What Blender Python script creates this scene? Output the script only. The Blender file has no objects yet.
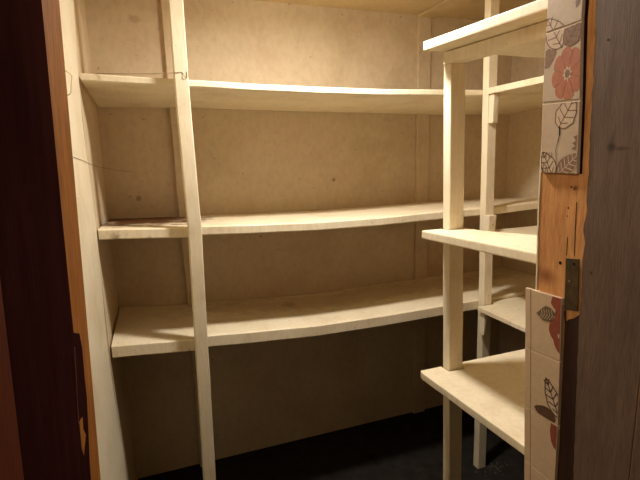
import bpy, bmesh, math, random
from mathutils import Vector, Matrix, noise

random.seed(7)
sc = bpy.context.scene
COL = sc.collection

# ------------------------------------------------------------------ materials
def new_mat(name):
    m = bpy.data.materials.new(name)
    m.use_nodes = True
    nt = m.node_tree
    return m, nt, nt.nodes['Principled BSDF']

def N(nt, typ, **kw):
    n = nt.nodes.new(typ)
    for k, v in kw.items():
        if k in n.inputs:
            n.inputs[k].default_value = v
        else:
            setattr(n, k, v)
    return n

def ramp(nt, fac, stops):
    r = nt.nodes.new('ShaderNodeValToRGB')
    el = r.color_ramp.elements
    el[0].position, el[0].color = stops[0][0], (*stops[0][1], 1)
    el[1].position, el[1].color = stops[-1][0], (*stops[-1][1], 1)
    for p, c in stops[1:-1]:
        e = el.new(p); e.color = (*c, 1)
    nt.links.new(fac, r.inputs['Fac'])
    return r.outputs['Color']

def coords(nt, scale=(1, 1, 1), world=False):
    if world:
        g = nt.nodes.new('ShaderNodeNewGeometry'); out = g.outputs['Position']
    else:
        g = nt.nodes.new('ShaderNodeTexCoord'); out = g.outputs['Object']
    mp = nt.nodes.new('ShaderNodeMapping')
    mp.inputs['Scale'].default_value = scale
    nt.links.new(out, mp.inputs['Vector'])
    return mp.outputs['Vector']

def mix(nt, fac, a, b, blend='MIX'):
    m = nt.nodes.new('ShaderNodeMix'); m.data_type = 'RGBA'; m.blend_type = blend
    if isinstance(fac, (int, float)): m.inputs[0].default_value = fac
    else: nt.links.new(fac, m.inputs[0])
    for i, v in ((6, a), (7, b)):
        if isinstance(v, tuple): m.inputs[i].default_value = (*v, 1)
        else: nt.links.new(v, m.inputs[i])
    return m.outputs[2]

def bump(nt, bsdf, h, strength, dist=.002):
    b = nt.nodes.new('ShaderNodeBump')
    b.inputs['Strength'].default_value = strength
    b.inputs['Distance'].default_value = dist
    nt.links.new(h, b.inputs['Height'])
    nt.links.new(b.outputs['Normal'], bsdf.inputs['Normal'])

def noise_tex(nt, vec, scale, detail=4, rough=.55):
    n = N(nt, 'ShaderNodeTexNoise', Scale=scale, Detail=detail, Roughness=rough)
    nt.links.new(vec, n.inputs['Vector'])
    return n.outputs['Fac']

def paint_mat(name, base, dirt, streak=(6, 6, 1.5), amount=.55, rough=.5, blotch=7.0, stains=()):
    """brushed old gloss paint, faintly mottled; stains = brown spots (world centre, radii, colour, strength)"""
    m, nt, b = new_mat(name)
    v = coords(nt, world=True)
    n1 = noise_tex(nt, v, blotch, 5, .6)
    c = ramp(nt, n1, [(.33, dirt), (.5, tuple(d*(1-amount)*.5 + s*(1-(1-amount)*.5) for d, s in zip(dirt, base))), (.68, base)])
    v2 = coords(nt, streak, world=True)
    n2 = noise_tex(nt, v2, 14, 4, .6)
    k = ramp(nt, n2, [(.3, (.90, .89, .87)), (.6, (1, 1, 1))])
    c = mix(nt, 1.0, c, k, 'MULTIPLY')
    n3 = noise_tex(nt, v, 55, 2, .5)
    spot = ramp(nt, n3, [(.70, (0, 0, 0)), (.78, (1, 1, 1))])
    c = mix(nt, spot, c, tuple(x*.62 for x in dirt))
    for cen, rad, col, st in stains:
        sub = N(nt, 'ShaderNodeVectorMath', operation='SUBTRACT'); sub.inputs[1].default_value = cen
        g = nt.nodes.new('ShaderNodeNewGeometry'); nt.links.new(g.outputs['Position'], sub.inputs[0])
        dv = N(nt, 'ShaderNodeVectorMath', operation='DIVIDE'); dv.inputs[1].default_value = rad
        nt.links.new(sub.outputs[0], dv.inputs[0])
        ln = N(nt, 'ShaderNodeVectorMath', operation='LENGTH'); nt.links.new(dv.outputs[0], ln.inputs[0])
        ad = N(nt, 'ShaderNodeMath', operation='ADD')
        nt.links.new(ln.outputs['Value'], ad.inputs[0])
        nz = N(nt, 'ShaderNodeMath', operation='MULTIPLY_ADD'); nz.inputs[1].default_value = 1.6; nz.inputs[2].default_value = -.8
        nt.links.new(noise_tex(nt, v, 22, 4, .6), nz.inputs[0]); nt.links.new(nz.outputs[0], ad.inputs[1])
        f = ramp(nt, ad.outputs[0], [(.55, (st,)*3), (1.0, (0, 0, 0))])
        c = mix(nt, f, c, col)
    nt.links.new(c, b.inputs['Base Color'])
    b.inputs['Roughness'].default_value = rough
    b.inputs['Specular IOR Level'].default_value = .3
    bump(nt, b, n2, .25, .0015)
    return m

def wood_mat(name, light, dark, grain=(9, 9, 1.1), rough=.6, scale=9, spec=.3, knots=()):
    m, nt, b = new_mat(name)
    v = coords(nt, grain, world=True)
    n1 = noise_tex(nt, v, scale, 6, .65)
    c = ramp(nt, n1, [(.32, dark), (.5, tuple((x+y)/2 for x, y in zip(light, dark))), (.68, light)])
    v2 = coords(nt, (30, 30, 2), world=True)
    n2 = noise_tex(nt, v2, 16, 3, .6)
    k = ramp(nt, n2, [(.35, (.72, .70, .68)), (.55, (1, 1, 1))])
    c = mix(nt, .8, c, k, 'MULTIPLY')
    n3 = noise_tex(nt, coords(nt, world=True), 5, 3, .5)
    k3 = ramp(nt, n3, [(.35, (.80, .78, .76)), (.65, (1.05, 1.05, 1.05))])
    c = mix(nt, .8, c, k3, 'MULTIPLY')
    for cen, rad, col, st in knots:
        sub = N(nt, 'ShaderNodeVectorMath', operation='SUBTRACT'); sub.inputs[1].default_value = cen
        g = nt.nodes.new('ShaderNodeNewGeometry'); nt.links.new(g.outputs['Position'], sub.inputs[0])
        dv = N(nt, 'ShaderNodeVectorMath', operation='DIVIDE'); dv.inputs[1].default_value = rad
        nt.links.new(sub.outputs[0], dv.inputs[0])
        ln = N(nt, 'ShaderNodeVectorMath', operation='LENGTH'); nt.links.new(dv.outputs[0], ln.inputs[0])
        f = ramp(nt, ln.outputs['Value'], [(.2, (st,)*3), (1.0, (0, 0, 0))])
        c = mix(nt, f, c, col)
    nt.links.new(c, b.inputs['Base Color'])
    b.inputs['Roughness'].default_value = rough
    b.inputs['Specular IOR Level'].default_value = spec
    bump(nt, b, n2, .3, .0012)
    return m

def flat_mat(name, col, rough=.5, metal=0, spec=.3, var=.15, scale=40):
    m, nt, b = new_mat(name)
    n1 = noise_tex(nt, coords(nt, world=True), scale, 4, .6)
    c = ramp(nt, n1, [(.3, tuple(x*(1-var) for x in col)), (.7, tuple(x*(1+var) for x in col))])
    nt.links.new(c, b.inputs['Base Color'])
    b.inputs['Roughness'].default_value = rough
    b.inputs['Metallic'].default_value = metal
    b.inputs['Specular IOR Level'].default_value = spec
    bump(nt, b, n1, .12, .001)
    return m

CREAM = paint_mat('cream_gloss_paint', (.88, .785, .585), (.77, .65, .45), stains=[
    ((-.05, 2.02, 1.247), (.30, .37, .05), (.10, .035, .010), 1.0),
    ((.55, 1.98, .83), (.05, .05, .04), (.22, .13, .06), .5),
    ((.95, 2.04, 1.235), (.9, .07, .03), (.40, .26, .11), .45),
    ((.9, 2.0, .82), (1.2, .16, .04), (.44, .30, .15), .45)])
POST = paint_mat('cream_post_paint', (.85, .76, .57), (.76, .65, .46), streak=(10, 10, 1))
WALL = paint_mat('old_wall_paint', (0.660, 0.550, 0.390), (0.580, 0.460, 0.310), streak=(3, 3, 2), blotch=4, rough=.6, stains=[
    ((.86, 2.15, 1.372), (.010, .03, .010), (.20, .12, .05), .7),
    ((-.05, 2.15, 1.33), (.012, .03, .012), (.22, .13, .05), .6),
    ((.0, 2.15, 2.06), (.03, .03, .02), (.33, .23, .11), .5)])
CEIL = paint_mat('ceiling_paint', (0.620, 0.500, 0.290), (0.540, 0.420, 0.240), streak=(3, 3, 3), blotch=4, rough=.6)
BARE = wood_mat('bare_pine', (.80, .40, .15), (.58, .25, .085), knots=[
    ((.74, .645, 1.425), (.02, .008, .006), (.12, .04, .01), .9),
    ((.74, .70, 1.245), (.03, .035, .022), (.25, .075, .02), .8)])
BARE_L = wood_mat('varnished_pine', (.42, .160, .034), (.22, .078, .017), spec=.08)
BROWN = wood_mat('brown_painted_wood', (.185, .118, .083), (.130, .080, .056), scale=5, knots=[
    ((.737, .578, 1.499), (.03, .010, .010), (.022, .013, .010), .95),
    ((.737, .578, 1.499), (.03, .006, .030), (.05, .03, .022), .6),
    ((.737, .560, 1.496), (.03, .022, .005), (.05, .03, .022), .7),
    ((.737, .595, 1.275), (.02, .005, .005), (.03, .018, .012), .8)])
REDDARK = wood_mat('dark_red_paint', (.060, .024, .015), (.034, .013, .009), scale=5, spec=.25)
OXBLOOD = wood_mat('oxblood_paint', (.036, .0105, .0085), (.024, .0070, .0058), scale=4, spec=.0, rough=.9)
RUST = wood_mat('reddish_brown_paint', (.150, .036, .015), (.110, .026, .011), scale=5, rough=.7, spec=.05)
MAUVE = flat_mat('worn_mauve_edge', (.24, .10, .07), .5)
FLOOR = flat_mat('dark_floor', (.022, .018, .015), .8, spec=.15, var=.4, scale=18)
DEBRIS = flat_mat('plaster_crumb', (.09, .07, .05), .9, var=.3)
WIRE = flat_mat('dull_wire', (.36, .28, .17), .5, .2)
STRING = flat_mat('dark_string', (.07, .045, .025), .9)
PLATE = flat_mat('tarnished_metal', (.085, .055, .025), .5, .45, var=.35, scale=60)
SCREW = flat_mat('dull_screw', (.30, .24, .17), .4, .7)
HOLE = flat_mat('dark_hole', (.012, .008, .006), .9)
NAIL = flat_mat('rusty_nail', (.05, .03, .02), .6, .3)
TILE = flat_mat('cream_tile_glaze', (.53, .40, .285), .45, spec=.35, var=.06, scale=70)
TILE_LOW = flat_mat('beige_tile_glaze', (.60, .43, .275), .45, spec=.35, var=.06, scale=70)
for _m in (TILE, TILE_LOW):
    _nt = _m.node_tree; _b = _nt.nodes['Principled BSDF']
    _w = noise_tex(_nt, coords(_nt, (60, 420, 420), world=True), 3, 2, .5)
    bump(_nt, _b, _w, .35, .0006)
TILE_BODY = flat_mat('tile_edge', (.40, .25, .16), .8)
GROUT = flat_mat('pale_grout', (.62, .50, .37), .8)
D_ORANGE = flat_mat('coral_print', (.45, .165, .095), .45, var=.12, scale=120)
D_BROWN = flat_mat('brown_print', (.25, .145, .095), .45, var=.2, scale=160)
D_LINE = flat_mat('dark_brown_print', (.16, .075, .045), .45)
D_CREAM = flat_mat('cream_print', (.60, .45, .33), .45, var=.05)
D_RED = flat_mat('brick_red_print', (.27, .065, .035), .45, var=.2, scale=120)
D_DARK = flat_mat('dark_leaf_print', (.11, .055, .032), .45, var=.2, scale=120)
D_OLIVE = flat_mat('olive_leaf_print', (.16, .10, .05), .45)

# ------------------------------------------------------------------ object helpers
def finish(name, bm, mats, parent=None, smooth=False):
    if not isinstance(mats, (list, tuple)): mats = [mats]
    bmesh.ops.recalc_face_normals(bm, faces=bm.faces)
    org = Vector((0, 0, 0))
    if parent is not None:
        org = Vector(parent['_org'])
    else:
        xs = [v.co for v in bm.verts]
        lo = Vector((min(v.x for v in xs), min(v.y for v in xs), min(v.z for v in xs)))
        hi = Vector((max(v.x for v in xs), max(v.y for v in xs), max(v.z for v in xs)))
        org = Vector(((lo.x+hi.x)/2, (lo.y+hi.y)/2, lo.z))
    bmesh.ops.translate(bm, verts=bm.verts, vec=-org)
    me = bpy.data.meshes.new(name); bm.to_mesh(me); bm.free()
    for m in mats: me.materials.append(m)
    if smooth:
        for p in me.polygons: p.use_smooth = True
    o = bpy.data.objects.new(name, me); COL.objects.link(o)
    if parent is not None:
        o.parent = parent
        o['_org'] = tuple(org)
    else:
        o.location = org
        o['_org'] = tuple(org)
    return o

def tag(o, label, cat, group=None):
    o['label'] = label; o['category'] = cat
    if group: o['group'] = group
    return o

def struct(o, label=None):
    o['kind'] = 'structure'
    if label: o['label'] = label
    return o

def add_hexa(bm, c, bev=0.0, mi=0):
    """c: 8 corners, bottom ring 0..3 then top ring 4..7"""
    vs = [bm.verts.new(p) for p in c]
    fs = [bm.faces.new([vs[i] for i in f]) for f in
          ((3, 2, 1, 0), (4, 5, 6, 7), (0, 1, 5, 4), (1, 2, 6, 5), (2, 3, 7, 6), (3, 0, 4, 7))]
    for f in fs: f.material_index = mi
    if bev > 0:
        es = list({e for f in fs for e in f.edges})
        bmesh.ops.bevel(bm, geom=es, offset=bev, segments=2, profile=.6, affect='EDGES')
    return fs

def add_box(bm, x0, x1, y0, y1, z0, z1, bev=0.0, mi=0):
    return add_hexa(bm, [(x0, y0, z0), (x1, y0, z0), (x1, y1, z0), (x0, y1, z0),
                         (x0, y0, z1), (x1, y0, z1), (x1, y1, z1), (x0, y1, z1)], bev, mi)

def add_prism(bm, pts, lo, hi, bev=0.0, mi=0):
    """pts: (a,b) outline; lo/hi: functions (a,b)->point on each cap"""
    a = [bm.verts.new(lo(*p)) for p in pts]; b = [bm.verts.new(hi(*p)) for p in pts]
    n = len(pts)
    fs = [bm.faces.new(a[::-1]), bm.faces.new(b)]
    for i in range(n):
        fs.append(bm.faces.new((a[i], a[(i+1) % n], b[(i+1) % n], b[i])))
    for f in fs: f.material_index = mi
    bmesh.ops.recalc_face_normals(bm, faces=fs)
    if bev > 0:
        es = list({e for f in fs[:2] for e in f.edges})
        bmesh.ops.bevel(bm, geom=es, offset=bev, segments=2, profile=.6, affect='EDGES')
    return fs

def add_tube(bm, pts, r, seg=8, mi=0):
    pts = [Vector(p) for p in pts]
    rings = []
    for i, p in enumerate(pts):
        t = (pts[min(i+1, len(pts)-1)] - pts[max(i-1, 0)]).normalized()
        up = Vector((0, 0, 1)) if abs(t.z) < .9 else Vector((0, 1, 0))
        a = t.cross(up).normalized(); b = t.cross(a)
        rings.append([bm.verts.new(p + r*(math.cos(k*2*math.pi/seg)*a + math.sin(k*2*math.pi/seg)*b)) for k in range(seg)])
    for q, w in zip(rings, rings[1:]):
        for k in range(seg):
            bm.faces.new((q[k], q[(k+1) % seg], w[(k+1) % seg], w[k])).material_index = mi
    bm.faces.new(rings[0][::-1]).material_index = mi; bm.faces.new(rings[-1]).material_index = mi

def add_disc(bm, c, axis, r, h, seg=12):
    c = Vector(c); axis = Vector(axis).normalized()
    add_tube(bm, [c, c + axis*h*.6], r, seg)
    add_tube(bm, [c + axis*h*.6, c + axis*h], r*.75, seg)

def interp(tab, x):
    if x <= tab[0][0]: return tab[0][1]
    for (x0, a), (x1, b) in zip(tab, tab[1:]):
        if x <= x1:
            t = (x-x0)/(x1-x0); t = t*t*(3-2*t)*.35 + t*.65
            return a + (b-a)*t
    return tab[-1][1]

def wob(x, y, z, s=14, a=.0012):
    return noise.noise(Vector((x*s, y*s, z*s)))*a

def add_shelf(bm, x0, x1, yf, yb, zf, zb, thick, n=40, chip=.0013):
    """long board along X; zf/zb tables of the TOP height at front and back edge; rounded, slightly chipped front"""
    rings = []
    for i in range(n+1):
        x = x0 + (x1-x0)*i/n
        f, k = interp(zf, x), interp(zb, x); th = thick(x) if callable(thick) else thick
        r = min(.004, th*.2)
        wf = yf(x) if callable(yf) else yf
        c = lambda j: wob(x, j*3.1, f, 22, chip) + wob(x, j*7.7, f, 70, chip*.6)
        prof = [(wf+c(1)*.6, f-th+r), (wf+c(2)*.6, f-r), (wf+r, f+c(3)*.4), (wf+r*4, f+wob(x, .3, f)*.5)]
        m = 6
        for j in range(1, m+1):
            t = j/m; y = wf + r*4 + (yb-wf-r*4)*t
            prof.append((y, f + (k-f)*t + wob(x, y, f, 7, .0010)))
        prof.append((yb, k-th)); prof.append((wf+r, f-th+c(5)*.6))
        rings.append([bm.verts.new((x, a, b)) for a, b in prof])
    L = len(rings[0])
    for q, w in zip(rings, rings[1:]):
        for k in range(L):
            bm.faces.new((q[k], q[(k+1) % L], w[(k+1) % L], w[k]))
    bm.faces.new(rings[0]); bm.faces.new(rings[-1][::-1])

def add_post(bm, path, wx, wy, n=24, bev=.003, amp=.0012):
    """upright batten: path = table z -> x of left edge (front-left corner); y0 fixed"""
    (z0, z1), xt, y0 = path
    rings = []
    for i in range(n+1):
        z = z0 + (z1-z0)*i/n
        x = interp(xt, z) + wob(0, y0*9, z, 9, amp); w = wx + wob(4, y0*5, z, 9, amp)
        b = bev
        P = [(x+b, y0), (x+w-b, y0), (x+w, y0+b), (x+w, y0+wy-b), (x+w-b, y0+wy), (x+b, y0+wy), (x, y0+wy-b), (x, y0+b)]
        rings.append([bm.verts.new((a, c + wob(a, c, z, 13, amp*.4), z)) for a, c in P])
    L = 8
    for q, w in zip(rings, rings[1:]):
        for k in range(L):
            bm.faces.new((q[k], q[(k+1) % L], w[(k+1) % L], w[k]))
    bm.faces.new(rings[0][::-1]); bm.faces.new(rings[-1])

BM = bmesh.new
YB, YF = 2.15, 1.64          # back wall, front line of the back shelves
XR, H = 1.93, 2.17           # right wall, ceiling height
XL = -.178                   # left wall inside the shelf bay

# ------------------------------------------------------------------ the setting
b = BM(); add_box(b, -.5, 2.1, .3, 2.3, -.06, 0); struct(finish('floor', b, FLOOR))
b = BM(); add_box(b, -.5, 2.1, .3, 2.3, H, H+.06); struct(finish('ceiling', b, CEIL))
b = BM(); add_box(b, -.5, 2.1, YB, YB+.08, 0, H); struct(finish('wall_back', b, WALL))
b = BM(); add_prism(b, [(-.5, .80), (-.40, .80), (-.40, 1.64), (XL, 1.64), (XL, YB), (-.5, YB)],
                    lambda x, y: (x, y, 0), lambda x, y: (x, y, H)); struct(finish('wall_left', b, WALL))
b = BM(); add_box(b, XR, 2.1, .735, YB, 0, H); struct(finish('wall_right', b, WALL))
b = BM(); add_box(b, .80, 2.1, .46, .735, 0, H); struct(finish('wall_front', b, WALL))

# wall battens and the ceiling rail, all painted with the wall
b = BM(); add_post(b, ((0, H-.001), [(0, .112), (.85, .117), (1.3, .107), (H, .105)], 2.122), .062, .028)
struct(finish('trim_1', b, WALL), 'pale vertical batten on the back wall behind the left post')
b = BM(); add_post(b, ((0, H-.001), [(0, 1.325), (H, 1.325)], 2.133), .075, .017)
struct(finish('trim_2', b, WALL), 'wide vertical batten on the back wall near the right corner')
b = BM(); add_box(b, 1.322, 1.412, .74, 2.132, H-.014, H-.001, .002)
struct(finish('trim_3', b, CEIL), 'ceiling rail running forward from the wide wall batten')

# right door jamb: bare pine, brown paint layer, lower dark paint, cream edge, strike plate
XJ = .74
b = BM(); add_prism(b, [(.49, 0), (.67, 0), (.698, .7), (.7225, 1.22), (.7300, 1.40), (.733, H), (.49, H)], lambda y, z: (XJ, y, z), lambda y, z: (.80, y, z))
jr = struct(finish('trim_4', b, BARE), 'right door jamb of bare orange pine with brown paint')
edge = [(.6292+.004, 2.16), (.6292, 1.7447), (.6227, 1.614), (.6208, 1.5293), (.6167, 1.4418), (.6175, 1.4058), (.6138, 1.388),
        (.6187, 1.3507), (.6124, 1.3275), (.6157, 1.2949), (.611, 1.2192), (.6126, 1.1892), (.6104, 1.1401), (.6041, 1.0195), (.596, .851), (.578, .4), (.57, .005)]
fine = []
for (y0, z0), (y1, z1) in zip(edge, edge[1:]):
    k = max(1, int((z0-z1)/.012))
    for i in range(k):
        t = i/k; z = z0+(z1-z0)*t
        fine.append((y0+(y1-y0)*t + noise.noise(Vector((0, 3, z*45)))*.0018 + noise.noise(Vector((0, 8, z*130)))*.0009, z))
fine.append(edge[-1])
b = BM(); add_prism(b, [(.4905, .005), (.4905, 2.16)] + fine, lambda y, z: (XJ-.003, y, z), lambda y, z: (XJ-.0002, y, z))
o = finish('paint_or_shade_layer', b, BROWN, jr); o['label'] = 'brown paint with a chipped edge'
pl = [(y+.0005, z) for y, z in fine if z < 1.19]
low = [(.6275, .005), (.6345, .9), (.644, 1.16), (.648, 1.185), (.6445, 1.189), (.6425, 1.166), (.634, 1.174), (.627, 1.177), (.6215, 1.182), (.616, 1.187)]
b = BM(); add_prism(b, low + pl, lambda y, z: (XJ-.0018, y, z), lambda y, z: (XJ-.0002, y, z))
o = finish('paint_or_shade_layer', b, REDDARK, jr); o['label'] = 'dark red paint below the metal plate'
b = BM(); add_prism(b, [(.637, 1.452), (.643, 1.58), (.651, 1.72), (.652, 2.16), (.6465, 2.16), (.6455, 1.72), (.6375, 1.58), (.6325, 1.452)], lambda y, z: (XJ-.0012, y, z), lambda y, z: (XJ-.0002, y, z))  # side and cast shadow of the upper tiles, painted on as a dark strip
o = finish('paint_or_shade_layer', b, OXBLOOD, jr); o['label'] = 'dark strip painted for the tile side and shadow beside the upper tiles'
b = BM()
far = [(.005, .6702), (.7, .698), (1.22, .7225), (1.40, .7300), (2.16, .733)]
ed = [(interp(far, .005+2.155*i/60), .005+2.155*i/60) for i in range(61)]
for i in range(120):
    z = 2.16 - i*(2.155/119); ed.append((interp(far, z)-.0032 + noise.noise(Vector((5, 1, z*60)))*.0018, z))
add_prism(b, ed, lambda y, z: (XJ-.0015, y, z), lambda y, z: (XJ-.0002, y, z))
o = finish('paint_edge', b, POST, jr); o['label'] = 'ragged cream paint along the inner edge'
b = BM(); add_prism(b, [(.6507, 1.2915), (.6211, 1.2957), (.6154, 1.1962), (.6454, 1.1907)], lambda y, z: (XJ-.0045, y, z), lambda y, z: (XJ-.0025, y, z), .0006)
sp = finish('strike_plate', b, PLATE, jr); sp['label'] = 'tarnished metal plate'
for y, z, r in ((.631, 1.284, .0030), (.6385, 1.2491, .0022)):
    b = BM(); add_disc(b, (XJ-.0044, y, z), (-1, 0, 0), r, .001); finish('screw', b, SCREW if r < .003 else HOLE, sp)
for y, z, r in ((.6659, 1.2784, .0048), (.6535, 1.4272, .0024), (.6567, 1.3874, .0024), (.6576, 1.372, .0018)):
    b = BM(); add_disc(b, (XJ+.0005, y, z), (-1, 0, 0), r, .0008); finish('nail_hole', b, HOLE, jr)
for pts in ([(.654, 1.332), (.6534, 1.31), (.6530, 1.296)], [(.6395, 1.40), (.6389, 1.37), (.637, 1.33), (.6357, 1.298)]):
    b = BM(); add_tube(b, [(XJ+.0001, y, z) for y, z in pts], .0008, 6); finish('split', b, HOLE, jr)
b = BM(); add_disc(b, (XJ-.0025, .6004, 1.6744), (-1, 0, 0), .0022, .001); finish('nail_head', b, NAIL, jr)
# dark gap then the outer casing on the kitchen side
b = BM(); add_box(b, .733, .80, .30, .4855, 0, H, .002); struct(finish('trim_5', b, BROWN), 'brown outer casing at the right picture edge')

# left door jamb, leaning a little
def xl(z): return -.1104 + .0315*(z-1.377)
b = BM(); add_hexa(b, [(-.40, .372, 0), (xl(0), .372, 0), (xl(0), .80, 0), (-.40, .80, 0), (-.40, .372, H), (xl(H), .372, H), (xl(H), .80, H), (-.40, .80, H)], .001)
jl = struct(finish('trim_6', b, BARE_L), 'left door jamb with a bare pine strip beside dark paint')
L3 = lambda t: (lambda y, z: (xl(z)+t, y, z))
dk = [(.374, .005), (.374, 2.16), (.632, 2.16), (.634, 1.75), (.640, 1.42), (.645, 1.28)]
dk += [(.690, 1.262), (.702, 1.235), (.700, 1.19), (.704, 1.16), (.693, 1.12), (.678, 1.07), (.672, 1.0), (.665, .8), (.65, .005)]
b = BM(); add_prism(b, dk, L3(.0002), L3(.004))
o = finish('paint_or_shade_layer', b, OXBLOOD, jl); o['label'] = 'near black dark red paint'
b = BM(); add_prism(b, [(.633, 2.16), (.641, 2.16), (.6405, 1.75), (.646, 1.42), (.651, 1.285), (.6452, 1.285), (.6405, 1.42), (.6345, 1.75)], L3(.0002), L3(.003))
o = finish('paint_edge', b, MAUVE, jl); o['label'] = 'worn mauve edge of the paint'
b = BM(); add_prism(b, [(.622, 1.166), (.650, 1.158), (.646, 1.143), (.664, 1.123), (.632, 1.112), (.622, 1.128)], L3(.0039), L3(.0046))
o = finish('paint_chip', b, BARE_L, jl); o['label'] = 'chip showing bare pine'
b = BM(); add_tube(b, [(xl(1.25)+.0042, .640, 1.262), (xl(1.2)+.0042, .628, 1.21), (xl(1.16)+.0042, .618, 1.166)], .0008, 6)
finish('scratch', b, MAUVE, jl)
b = BM(); add_hexa(b, [(-.40, .15, 0), (xl(0)+.006, .15, 0), (xl(0)+.006, .370, 0), (-.40, .370, 0), (-.40, .15, H), (xl(H)+.006, .15, H), (xl(H)+.006, .370, H), (-.40, .370, H)], .002)
struct(finish('trim_7', b, RUST), 'reddish brown outer casing at the left picture edge')

# ------------------------------------------------------------------ posts
G_POST = None
b = BM()
xt = [(0, -.173), (.35, -.170), (.5, -.172), (.6, -.177), (.88, -.182), (1.28, -.1745), (1.62, -.179), (1.74, -.1755), (1.97, -.165), (H, -.16)]
rings = []
for i in range(41):
    z = .001 + (H-.002)*i/40; x = interp(xt, z)
    rings.append([b.verts.new(p) for p in ((-.395, .805, z), (x, .805, z), (x, 1.634, z), (x-.004, 1.6385, z), (-.395, 1.6385, z))])
for q, w in zip(rings, rings[1:]):
    for k in range(5): b.faces.new((q[k], q[(k+1) % 5], w[(k+1) % 5], w[k]))
b.faces.new(rings[0][::-1]); b.faces.new(rings[-1])
tag(finish('upright_board', b, POST), 'broad cream boarding on the left between the bare pine jamb and the shelf bay', 'board')

b = BM(); add_post(b, ((.001, H-.001), [(0, .088), (.31, .094), (.845, .1015), (1.255, .1085), (1.5, .1045), (1.75, .102), (H, .104)], 1.600), .044, .038)
p1 = tag(finish('shelf_post', b, POST), 'cream front post of the back shelves standing near the left wall', 'post')
for z, x in ((1.709, .1224), (1.226, .126), (.8175, .1223)):
    b = BM(); add_disc(b, (x, 1.6008, z), (0, -1, 0), .004, .0016); finish('nail_head', b, CREAM, p1)
b = BM(); add_post(b, ((.001, H-.016), [(0, 1.352), (.88, 1.345), (1.29, 1.334), (1.93, 1.322), (H, 1.318)], 1.602), .046, .036)
tag(finish('shelf_post', b, POST), 'cream corner post where the right wall shelves meet the back shelves', 'post')
b = BM(); add_post(b, ((.001, 1.750), [(0, .900), (.34, .892), (.5, .889), (.8, .880), (1.35, .865), (1.75, .857)], 1.201), .053, .037, bev=.002)
tag(finish('shelf_post', b, POST), 'cream post carrying the three near shelves beside the tiled jamb', 'post')

# ------------------------------------------------------------------ back shelves
def long_shelf(x0, x1, zf, zb, th, label, group, n=60):
    b = BM(); add_shelf(b, x0, x1, YF, YB-.0045, zf, zb, th, n)
    return tag(finish('shelf_board', b, CREAM), label, 'shelf', group)

GL, GS = 'long shelves on the back wall', 'short shelves in the left bay'
GT, GN = 'shelves along the right wall', 'near shelves behind the tiled jamb'
TOPF = [(-.168, 1.761), (.06, 1.754), (.154, 1.751), (.388, 1.743), (.609, 1.739), (.853, 1.737), (1.135, 1.741), (1.35, 1.744), (XR, 1.748)]
TOPB = [(-.168, 1.733), (.214, 1.732), (.8, 1.720), (1.473, 1.710), (XR, 1.712)]
MIDF = [(-.175, 1.276), (.1, 1.262), (.151, 1.263), (.363, 1.253), (.596, 1.245), (.852, 1.2435), (1.134, 1.249), (1.408, 1.2510), (1.672, 1.2590), (XR, 1.262)]
MIDB = [(-.19, 1.250), (.114, 1.240), (.479, 1.231), (.783, 1.226), (1.358, 1.231), (XR, 1.222)]
BOTF = [(-.177, .874), (.087, .854), (.147, .860), (.343, .846), (.585, .832), (.851, .829), (1.155, .832), (1.346, .833), (XR, .835)]
BOTB = [(-.192, .858), (.082, .832), (.205, .827), (.5, .810), (.772, .799), (1.515, .808), (XR, .805)]
long_shelf(.1235, XR-.001, TOPF, TOPB, .023, 'long cream top back shelf, seen from underneath', GL)
mid = long_shelf(.1335, XR-.001, MIDF, MIDB, .033, 'long sagging middle back shelf at eye level', GL)
b = BM(); add_hexa(b, [(1.485, 1.6375, 1.222), (1.622, 1.6375, 1.229), (1.622, 1.6402, 1.229), (1.485, 1.6402, 1.222), (1.492, 1.6375, 1.2505), (1.618, 1.6375, 1.2545), (1.618, 1.6402, 1.2545), (1.492, 1.6402, 1.2505)], .0008)
finish('filler_patch', b, POST, mid)
long_shelf(.1275, XR-.001, BOTF, BOTB, .046, 'long sagging lowest back shelf above the dark floor', GL)
long_shelf(XL+.009, .1225, TOPF, TOPB, .023, 'short top shelf in the narrow left bay, under the wire', GS, 14)
long_shelf(XL+.007, .1325, [(-.177, 1.277), (.1325, 1.2605)], MIDB, .035, 'short middle shelf in the narrow left bay with brown stains', GS, 14)
long_shelf(XL+.007, .1265, [(-.177, .875), (.1265, .8525)], BOTB, .045, 'short lowest shelf in the narrow left bay', GS, 14)

# ------------------------------------------------------------------ right wall shelves (between the back shelves and the door wall)
def return_shelf(xl_, ztop, th, y0, label, cleat, rise=0.0):
    b = BM()
    pts = [(xl_, y0), (XR-.008, y0), (XR-.008, 1.636), (1.404, 1.636), (1.404, 1.598), (xl_, 1.598)]
    add_prism(b, pts, lambda x, y: (x, y, ztop-th+rise*(1.6-y)), lambda x, y: (x, y, ztop+rise*(1.6-y)), .0025)
    o = tag(finish('shelf_board', b, CREAM), label, 'shelf', GT)
    b = BM()
    lo_, hi_, xa, xb = cleat
    add_hexa(b, [(xa, 1.572, lo_), (xb, 1.576, lo_), (xb, 1.6, lo_), (xa, 1.6, lo_), (xa, 1.570, hi_), (xb, 1.570, hi_), (xb, 1.6, hi_), (xa, 1.6, hi_)], .003)
    finish('cleat', b, POST, o)
    return o
return_shelf(1.318, 1.745, .024, 1.246, 'top right wall shelf, lit bright along its edge, behind the corner of the flowered tile', (1.606, 1.720, 1.329, 1.358), .012)
return_shelf(1.330, 1.150, .024, 1.246, 'middle right wall shelf, a pale sliver seen just over the near middle shelf', (1.1505, 1.226, 1.330, 1.369))
return_shelf(1.312, .8195, .020, 1.246, 'lowest right wall shelf, brightly lit on top beside the corner post', (.690, .7985, 1.328, 1.345))

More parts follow.
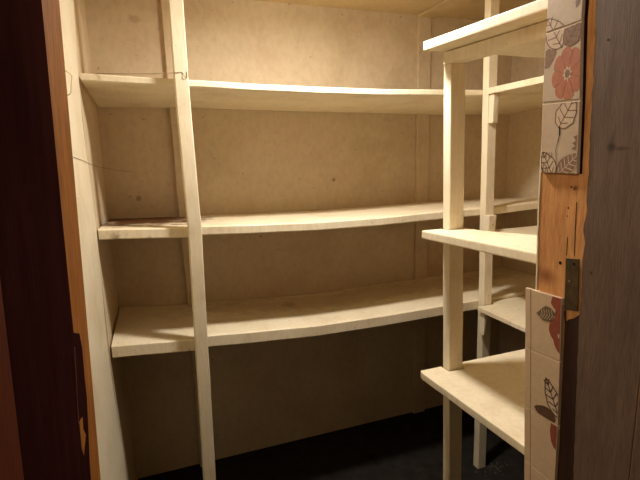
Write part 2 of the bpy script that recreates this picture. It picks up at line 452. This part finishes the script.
# ------------------------------------------------------------------ near shelves on the door wall
def near_shelf(pts, zfar, znear, th, label):
    b = BM()
    zz = lambda y: zfar + (znear-zfar)*(1.24-y)/(1.24-.78)
    add_prism(b, pts, lambda x, y: (x, y, zz(y)-th), lambda x, y: (x, y, zz(y)), .004)
    return tag(finish('shelf_board', b, CREAM), label, 'shelf', GN)
notch = lambda x: [(x+.0565, 1.243), (x+.0565, 1.1975), (x-.0035, 1.1975), (x-.0035, 1.243)]
s1 = near_shelf([(.790, .742), (XR-.001, .742), (XR-.001, 1.25), (.794, 1.25), (.790, 1.245)], 1.8165, 1.803, .0255, 'highest near shelf, above eye level beside the upper tiles, showing its underside')
b = BM(); add_hexa(b, [(.858, .745, 1.7405), (.895, .745, 1.7405), (.895, 1.241, 1.752), (.858, 1.241, 1.752),
                       (.858, .745, 1.7760), (.895, .745, 1.7760), (.895, 1.241, 1.7880), (.858, 1.241, 1.7880)], .002)
finish('cleat', b, CREAM, s1)
near_shelf([(.790, .742), (1.02, .742), (.998, .95), (.9775, 1.023), (.955, 1.0785), (.9375, 1.136), (.9345, 1.243)] + notch(.8675) + [(.795, 1.243), (.790, 1.238)], 1.2545, 1.2715, .026, 'middle near shelf, its top seen edge-on beside the bare orange jamb')
near_shelf([(.790, .742), (XR-.001, .742), (XR-.001, 1.243)] + notch(.8805) + [(.797, 1.243), (.790, 1.225)], .779, .797, .025, 'lowest near shelf, brightly lit strip and shadow on its top')

# ------------------------------------------------------------------ wire, string, peg, crumbs
b = BM(); add_tube(b, [(-.128, 1.650, 1.7605), (-.122, 1.640, 1.7620), (-.05, 1.612, 1.7580), (.06, 1.598, 1.7600), (.115, 1.5985, 1.7655), (.1262, 1.5995, 1.7672), (.1295, 1.5985, 1.763), (.1320, 1.596, 1.7535),
                       (.1350, 1.596, 1.7505), (.1385, 1.596, 1.7500), (.1425, 1.596, 1.752), (.1455, 1.596, 1.757), (.1465, 1.596, 1.764), (.1470, 1.596, 1.772)], .0012, 8)
tag(finish('wire', b, WIRE), 'thin wire across the left bay with its end bent into a hook', 'wire')
b = BM(); add_tube(b, [(-.1755, 1.33, 1.508), (-.1755, 1.5, 1.499), (-.1750, 1.645, 1.489), (-.1765, 1.9, 1.474), (-.1765, 2.147, 1.466), (-.12, 2.1485, 1.452), (-.07, 2.1485, 1.446)], .0006, 6)
tag(finish('string', b, STRING), 'dark thread running along the left wall into the bay corner', 'string')
b = BM(); add_tube(b, [(-.1745, 1.33, 1.7177), (-.1649, 1.33, 1.7132), (-.1571, 1.33, 1.7041), (-.1606, 1.33, 1.6828), (-.1638, 1.33, 1.6637), (-.1700, 1.33, 1.6588), (-.1765, 1.33, 1.6587)], .0016, 8)
tag(finish('hook', b, CREAM, smooth=True), 'painted wire hook on the left upright board beside the pine jamb', 'hook')
b = BM()
for i in range(34):
    x, y = 1.43 + random.gauss(0, .04), 1.575 + random.gauss(0, .022); s = random.uniform(.002, .005)
    if 1.335 < x < 1.415 and y > 1.595: continue
    add_hexa(b, [(x+dx*s*random.uniform(.5, 1), y+dy*s*random.uniform(.5, 1), .0005+dz*s*random.uniform(.6, 1.2)) for dz in (0, 1) for dx, dy in ((-1, -1), (1, -1), (1, 1), (-1, 1))])
o = tag(finish('debris', b, DEBRIS), 'crumbs of plaster on the dark floor by the corner post', 'debris'); o['kind'] = 'stuff'

# ------------------------------------------------------------------ tiles on the right jamb
def clip(poly, quad):
    """clip poly to a convex quad"""
    ar = sum(quad[i][0]*quad[(i+1) % 4][1]-quad[(i+1) % 4][0]*quad[i][1] for i in range(4))
    q = quad if ar > 0 else quad[::-1]
    out = list(poly)
    for i in range(4):
        a, c = q[i], q[(i+1) % 4]
        side = lambda p: (c[0]-a[0])*(p[1]-a[1])-(c[1]-a[1])*(p[0]-a[0])
        inp, out = out, []
        for k in range(len(inp)):
            p, r = inp[k], inp[(k+1) % len(inp)]
            sp_, sr = side(p), side(r)
            if sp_ >= 0: out.append(p)
            if sp_*sr < 0:
                t = sp_/(sp_-sr); out.append((p[0]+(r[0]-p[0])*t, p[1]+(r[1]-p[1])*t))
        if len(out) < 3: return []
    return out

def tile(quad, label, decals=(), glaze=0, th=.008, inset=.0011, group=None):
    """quad: (y,z) corners far-top, near-top, near-bottom, far-bottom; decals: (poly, material slot, layer)"""
    cy = sum(p[0] for p in quad)/4; cz = sum(p[1] for p in quad)/4
    q = [(y+(inset if y < cy else -inset), z+(inset if z < cz else -inset)) for y, z in quad]
    xf = XJ-.0002-th
    b = BM()
    add_prism(b, q, lambda y, z: (xf, y, z), lambda y, z: (XJ-.0004, y, z), .0008)
    for f in b.faces:
        f.material_index = 0 if f.calc_center_median().x < xf+.003 else 1
    qi = [(y+(.001 if y < cy else -.001), z+(.001 if z < cz else -.001)) for y, z in q]
    for poly, slot, layer in decals:
        c = clip(poly, qi)
        if len(c) < 3: continue
        vs = [b.verts.new((xf-.00015-layer*.00015, y, z)) for y, z in c]
        try: f = b.faces.new(vs); f.material_index = slot
        except ValueError: pass
    mats = [TILE_LOW if glaze else TILE, TILE_BODY, D_ORANGE, D_BROWN, D_LINE, D_CREAM, D_RED, D_DARK, D_OLIVE, HOLE]
    o = finish('ceramic_tile', b, mats)
    return tag(o, label, 'tile', group)

def stroke(pts, w):
    """a thin strip along a polyline, as quads"""
    out = []
    for (a, c) in zip(pts, pts[1:]):
        d = Vector((c[0]-a[0], c[1]-a[1]))
        if d.length < 1e-6: continue
        n = Vector((-d.y, d.x)).normalized()*w/2; e = d.normalized()*w*.3
        out.append([(a[0]-e.x-n.x, a[1]-e.y-n.y), (c[0]+e.x-n.x, c[1]+e.y-n.y), (c[0]+e.x+n.x, c[1]+e.y+n.y), (a[0]-e.x+n.x, a[1]-e.y+n.y)])
    return out

def leaf_decal(base, tip, width, fill=None, line=4, veins=5, lw=.0014, layer=1, wavy=0.0):
    """veined leaf from base to tip: optional fill, outline and veins"""
    bx, tx = Vector(base), Vector(tip); d = tx-bx; L = d.length; u = d/L; n = Vector((-u.y, u.x))
    prof = []
    for i in range(17):
        t = i/16; w = width/2*(math.sin(math.pi*min(1, t**.75))**.8 if 0 < t < 1 else 0)*(1+wavy*math.sin(t*22))
        prof.append((t, w))
    up = [bx+u*L*t+n*w for t, w in prof]; dn = [bx+u*L*t-n*w for t, w in prof]
    out = []
    poly = [tuple(p) for p in up] + [tuple(p) for p in dn[-2:0:-1]]
    if fill is not None: out.append((poly, fill, layer))
    if line is not None:
        for s in stroke([tuple(p) for p in up], lw)+stroke([tuple(p) for p in dn], lw): out.append((s, line, layer+1))
        for s in stroke([base, tip], lw): out.append((s, line, layer+1))
        for k in range(veins):
            t = (k+.6)/(veins+.6); w = width/2*(math.sin(math.pi*t**.75))**.8*.9
            c = bx+u*L*t; t2 = u*L*.13
            for sg in (1, -1):
                for s in stroke([tuple(c), tuple(c+t2+n*w*sg*.9)], lw): out.append((s, line, layer+1))
    return out

def flower_decal(c, r, slot, petals=8, layer=1, ang=.2, line=None, sy=1.0):
    out = []
    poly = []
    for i in range(petals*10):
        a = i*2*math.pi/(petals*10)+ang
        k = abs(math.sin((a-ang)*petals/2))**.45
        rr = r*(.84+.16*k)
        poly.append((c[0]+math.cos(a)*rr*sy, c[1]+math.sin(a)*rr))
    out.append((poly, slot, layer))
    if line is not None:
        for k in range(petals):
            a = ang+k*2*math.pi/petals
            for s in stroke([(c[0]+math.cos(a)*r*.34*sy, c[1]+math.sin(a)*r*.34), (c[0]+math.cos(a+.06)*r*.86*sy, c[1]+math.sin(a+.06)*r*.86)], .0012): out.append((s, line, layer+1))
    star = []
    for i in range(petals*2):
        a = ang+i*math.pi/petals; rr = r*(.30 if i % 2 else .19); star.append((c[0]+math.cos(a)*rr*sy, c[1]+math.sin(a)*rr))
    out.append((star, 5, layer+2))
    out.append(([(c[0]+math.cos(i*math.pi/10)*r*.155*sy, c[1]+math.sin(i*math.pi/10)*r*.155) for i in range(20)], 3, layer+3))
    return out

# upper group
# pale grout bed showing in the joints
def grout(pts):
    b = BM(); add_prism(b, pts, lambda y, z: (XJ-.0058, y, z), lambda y, z: (XJ-.0012, y, z)); return b
t0 = [(.7300, 1.849), (.651, 1.851), (.6501, 1.7175), (.7299, 1.7150)]
t1 = [(.7299, 1.7140), (.6500, 1.7165), (.6412, 1.5835), (.7282, 1.5868)]
t2 = [(.7280, 1.5850), (.6410, 1.5820), (.6355, 1.4512), (.7225, 1.4514)]
GU = 'tiles left on the upper jamb'
d0 = [([(.664, 1.741), (.657, 1.747), (.6555, 1.757), (.661, 1.762), (.666, 1.752)], 3, 1)]
d0 += leaf_decal((.690, 1.682), (.7265, 1.739), .042, 5, 3, 4, .0019)
tile(t0, 'cream tile at the top of the jamb, cut by the upper picture edge', d0, group=GU)
d1 = flower_decal((.6725, 1.6325), .0475, 2, 8, 1, .2, 3, .74)
d1 += leaf_decal((.690, 1.682), (.7265, 1.739), .042, 5, 3, 4, .0019)
d1 += leaf_decal((.680, 1.682), (.652, 1.722), .037, 3, 4, 4, .0009, 3, wavy=.06)
d1 += [([(.7262, 1.6495), (.7265, 1.6815), (.7190, 1.6850), (.7117, 1.6815), (.7040, 1.6835), (.6997, 1.6751), (.7055, 1.6621), (.7162, 1.6496)], 3, 0)]
tile(t1, 'cream tile with a coral red flower and brown leaves', d1, group=GU)
d2 = leaf_decal((.684, 1.537), (.652, 1.590), .044, 5, 3, 4, .0019, wavy=.05)
d2 += [(s, 9, 3) for s in stroke([(.6814, 1.5382), (.6808, 1.5235)], .0028)+stroke([(.6808, 1.5235), (.6836, 1.5107)], .0018)+stroke([(.6836, 1.5107), (.687, 1.4958), (.6843, 1.4771), (.6834, 1.4520)], .0010)]
d2 += leaf_decal((.690, 1.446), (.718, 1.492), .034, 5, 4, 4, .0017)+leaf_decal((.706, 1.447), (.730, 1.476), .02, None, 4, 3, .0015)
d2 += [(s, 4, 2) for k in range(5) for s in stroke([(.7225-k*.0065, 1.4915), (.7215-k*.0065, 1.481)], .0012)]
d2 += leaf_decal((.682, 1.447), (.634, 1.490), .036, 3, 5, 6, .0016)
d2 += [([(.6420, 1.522), (.6500, 1.519), (.6440, 1.512), (.6515, 1.507), (.6440, 1.503), (.6525, 1.497), (.6420, 1.494)], 3, 1)]
tile(t2, 'cracked cream tile with outlined brown leaves, lowest of the upper three', d2, group=GU)

# lower group: one narrow and one wide column
GD = 'tiles left on the lower jamb'
def lerp(a, c, t): return (a[0]+(c[0]-a[0])*t, a[1]+(c[1]-a[1])*t)
rowsF = [(.7441, 1.2097), (.7343, 1.0775), (.7272, .9425), (.7178, .8152), (.709, .685)]
rowsM = [(.7274, 1.2100), (.7173, 1.0778), (.7087, .9442), (.6990, .8170), (.690, .686)]
rowsN = [(.6490, 1.2130), (.6420, 1.0825), (.6360, .9465), (.6330, .8150), (.632, .687)]
nm = ['uppermost', 'second from the top', 'third from the top', 'lowest']
dec = [[], [], [], []]
dec[0] = [([(.6705, 1.2115), (.6725, 1.2050), (.6741, 1.1952), (.668, 1.1885), (.6614, 1.1868), (.6622, 1.1698), (.671, 1.1593), (.6745, 1.1481), (.6745, 1.1381), (.6686, 1.1275), (.662, 1.122), (.6590, 1.1135), (.6535, 1.105), (.6445, 1.098), (.6300, 1.103), (.630, 1.214)], 6, 1)]
dec[0] += [(s, 4, 2) for s in stroke([(.647, 1.168), (.6655, 1.188)], .0011)+stroke([(.647, 1.160), (.662, 1.163)], .0011)+stroke([(.647, 1.15), (.664, 1.135)], .0011)]
dec[0] += [([(.6480, 1.139), (.6520, 1.137), (.6500, 1.1285), (.6480, 1.1305)], 5, 3)]
dec[0] += [([(.7085, 1.1630), (.6960, 1.1770), (.6860, 1.1860), (.6730, 1.1850), (.6604, 1.1766), (.6690, 1.1630), (.6720, 1.1560), (.6911, 1.1530)], 8, 3)]
dec[0] += [(s, 5, 4) for k in range(5) for s in stroke([(.7005-k*.0065, 1.1560+k*.001), (.6935-k*.0065, 1.1660+k*.001), (.6960-k*.0060, 1.1750+k*.0018)], .0011)]
dec[1] = leaf_decal((.634, .9650), (.6735, 1.0340), .036, 5, 7, 5, .0028, wavy=.04)
dec[1] += leaf_decal((.642, .9555), (.6985, .9570), .032, 7, 4, 4, .0008)
dec[2] = [([(.6530, .9500), (.6545, .925), (.650, .905), (.643, .8950), (.630, .890), (.630, .952)], 6, 1)]
dec[2] += [(s, 4, 2) for s in stroke([(.647, .93), (.652, .94)], .001)]
for i in range(4):
    tile([rowsF[i], rowsM[i], rowsM[i+1], rowsF[i+1]], f'{nm[i]} of the narrow beige tile strips beside the lower shelf ends', (), 1, group=GD)
    lab = ['beige tile with a brick red flower half and a striped leaf', 'beige tile with an outlined leaf above a dark brown leaf',
           'beige tile with a small red petal at its side, below the leaf tile', 'plain beige wide tile, lowest of the lower group'][i]
    tile([rowsM[i], rowsN[i], rowsN[i+1], rowsM[i+1]], lab, dec[i], 1, group=GD)
b = BM()
add_prism(b, [(.7295, 1.845), (.7275, 1.586), (.7222, 1.453), (.6365, 1.453), (.6420, 1.583), (.6510, 1.72), (.6515, 1.845)], lambda y, z: (XJ-.0068, y, z), lambda y, z: (XJ-.0022, y, z))
finish('grout', b, GROUT, jr)
b = BM()
add_prism(b, [(.7432, 1.2085), (.7263, .943), (.709, .69), (.634, .69), (.637, .945), (.650, 1.2115)], lambda y, z: (XJ-.0068, y, z), lambda y, z: (XJ-.0022, y, z))
finish('grout', b, GROUT, jr)

for o in bpy.data.objects:
    if '_org' in o: del o['_org']

# ------------------------------------------------------------------ light: one bulb under the pantry ceiling, two added unseen fills, dim ambient outside
def point_light(name, loc, energy, size, col):
    ld = bpy.data.lights.new(name, 'POINT'); ld.energy = energy; ld.color = col; ld.shadow_soft_size = size
    lo = bpy.data.objects.new(name, ld); lo.location = loc; COL.objects.link(lo)
point_light('pantry_bulb', (0.580, 1.330, 2.055), 3.80, .045, (1.0, 0.930, 0.830))
ad = bpy.data.lights.new('added_down_fill', 'AREA'); ad.shape = 'DISK'; ad.size = .11; ad.energy = 15.2; ad.color = (1.0, 0.930, 0.830)  # added unseen downward light, lifts the lower shelves against the top wall
ao = bpy.data.objects.new('added_down_fill', ad); ao.location = (0.580, 1.330, 2.105); COL.objects.link(ao)
point_light('added_jamb_fill', (-0.800, -0.450, 2.250), 34.00, .12, (1.0, .84, .60))  # added fill outside the doorway, brightens jamb, tiles and shelf edges
sc.cycles.diffuse_bounces = 8
w = bpy.data.worlds.new('dim_room'); sc.world = w; w.use_nodes = True
w.node_tree.nodes['Background'].inputs['Color'].default_value = (1.0, .72, .45, 1)
w.node_tree.nodes['Background'].inputs['Strength'].default_value = 0.0500

# ------------------------------------------------------------------ camera
cd = bpy.data.cameras.new('camera'); cam = bpy.data.objects.new('camera', cd); COL.objects.link(cam)
cd.sensor_width = 36; cd.sensor_fit = 'HORIZONTAL'; cd.lens = 462.105/640*36; cd.clip_start = .01
pit, rol, yaw = .184237855, -.0257321181, .347640907
fw = Vector((math.sin(yaw)*math.cos(pit), math.cos(yaw)*math.cos(pit), -math.sin(pit)))
r0 = Vector((math.cos(yaw), -math.sin(yaw), 0)); u0 = r0.cross(fw)
r = r0*math.cos(rol)+u0*math.sin(rol); u = -r0*math.sin(rol)+u0*math.cos(rol)
cam.matrix_world = Matrix(((r.x, u.x, -fw.x, 0), (r.y, u.y, -fw.y, 0), (r.z, u.z, -fw.z, 1.5), (0, 0, 0, 1)))
sc.camera = cam
sc.view_settings.view_transform = 'Standard'
sc.view_settings.look = 'None'
sc.view_settings.gamma = 1
sc.view_settings.use_curve_mapping = False
sc.view_settings.exposure = 0.0
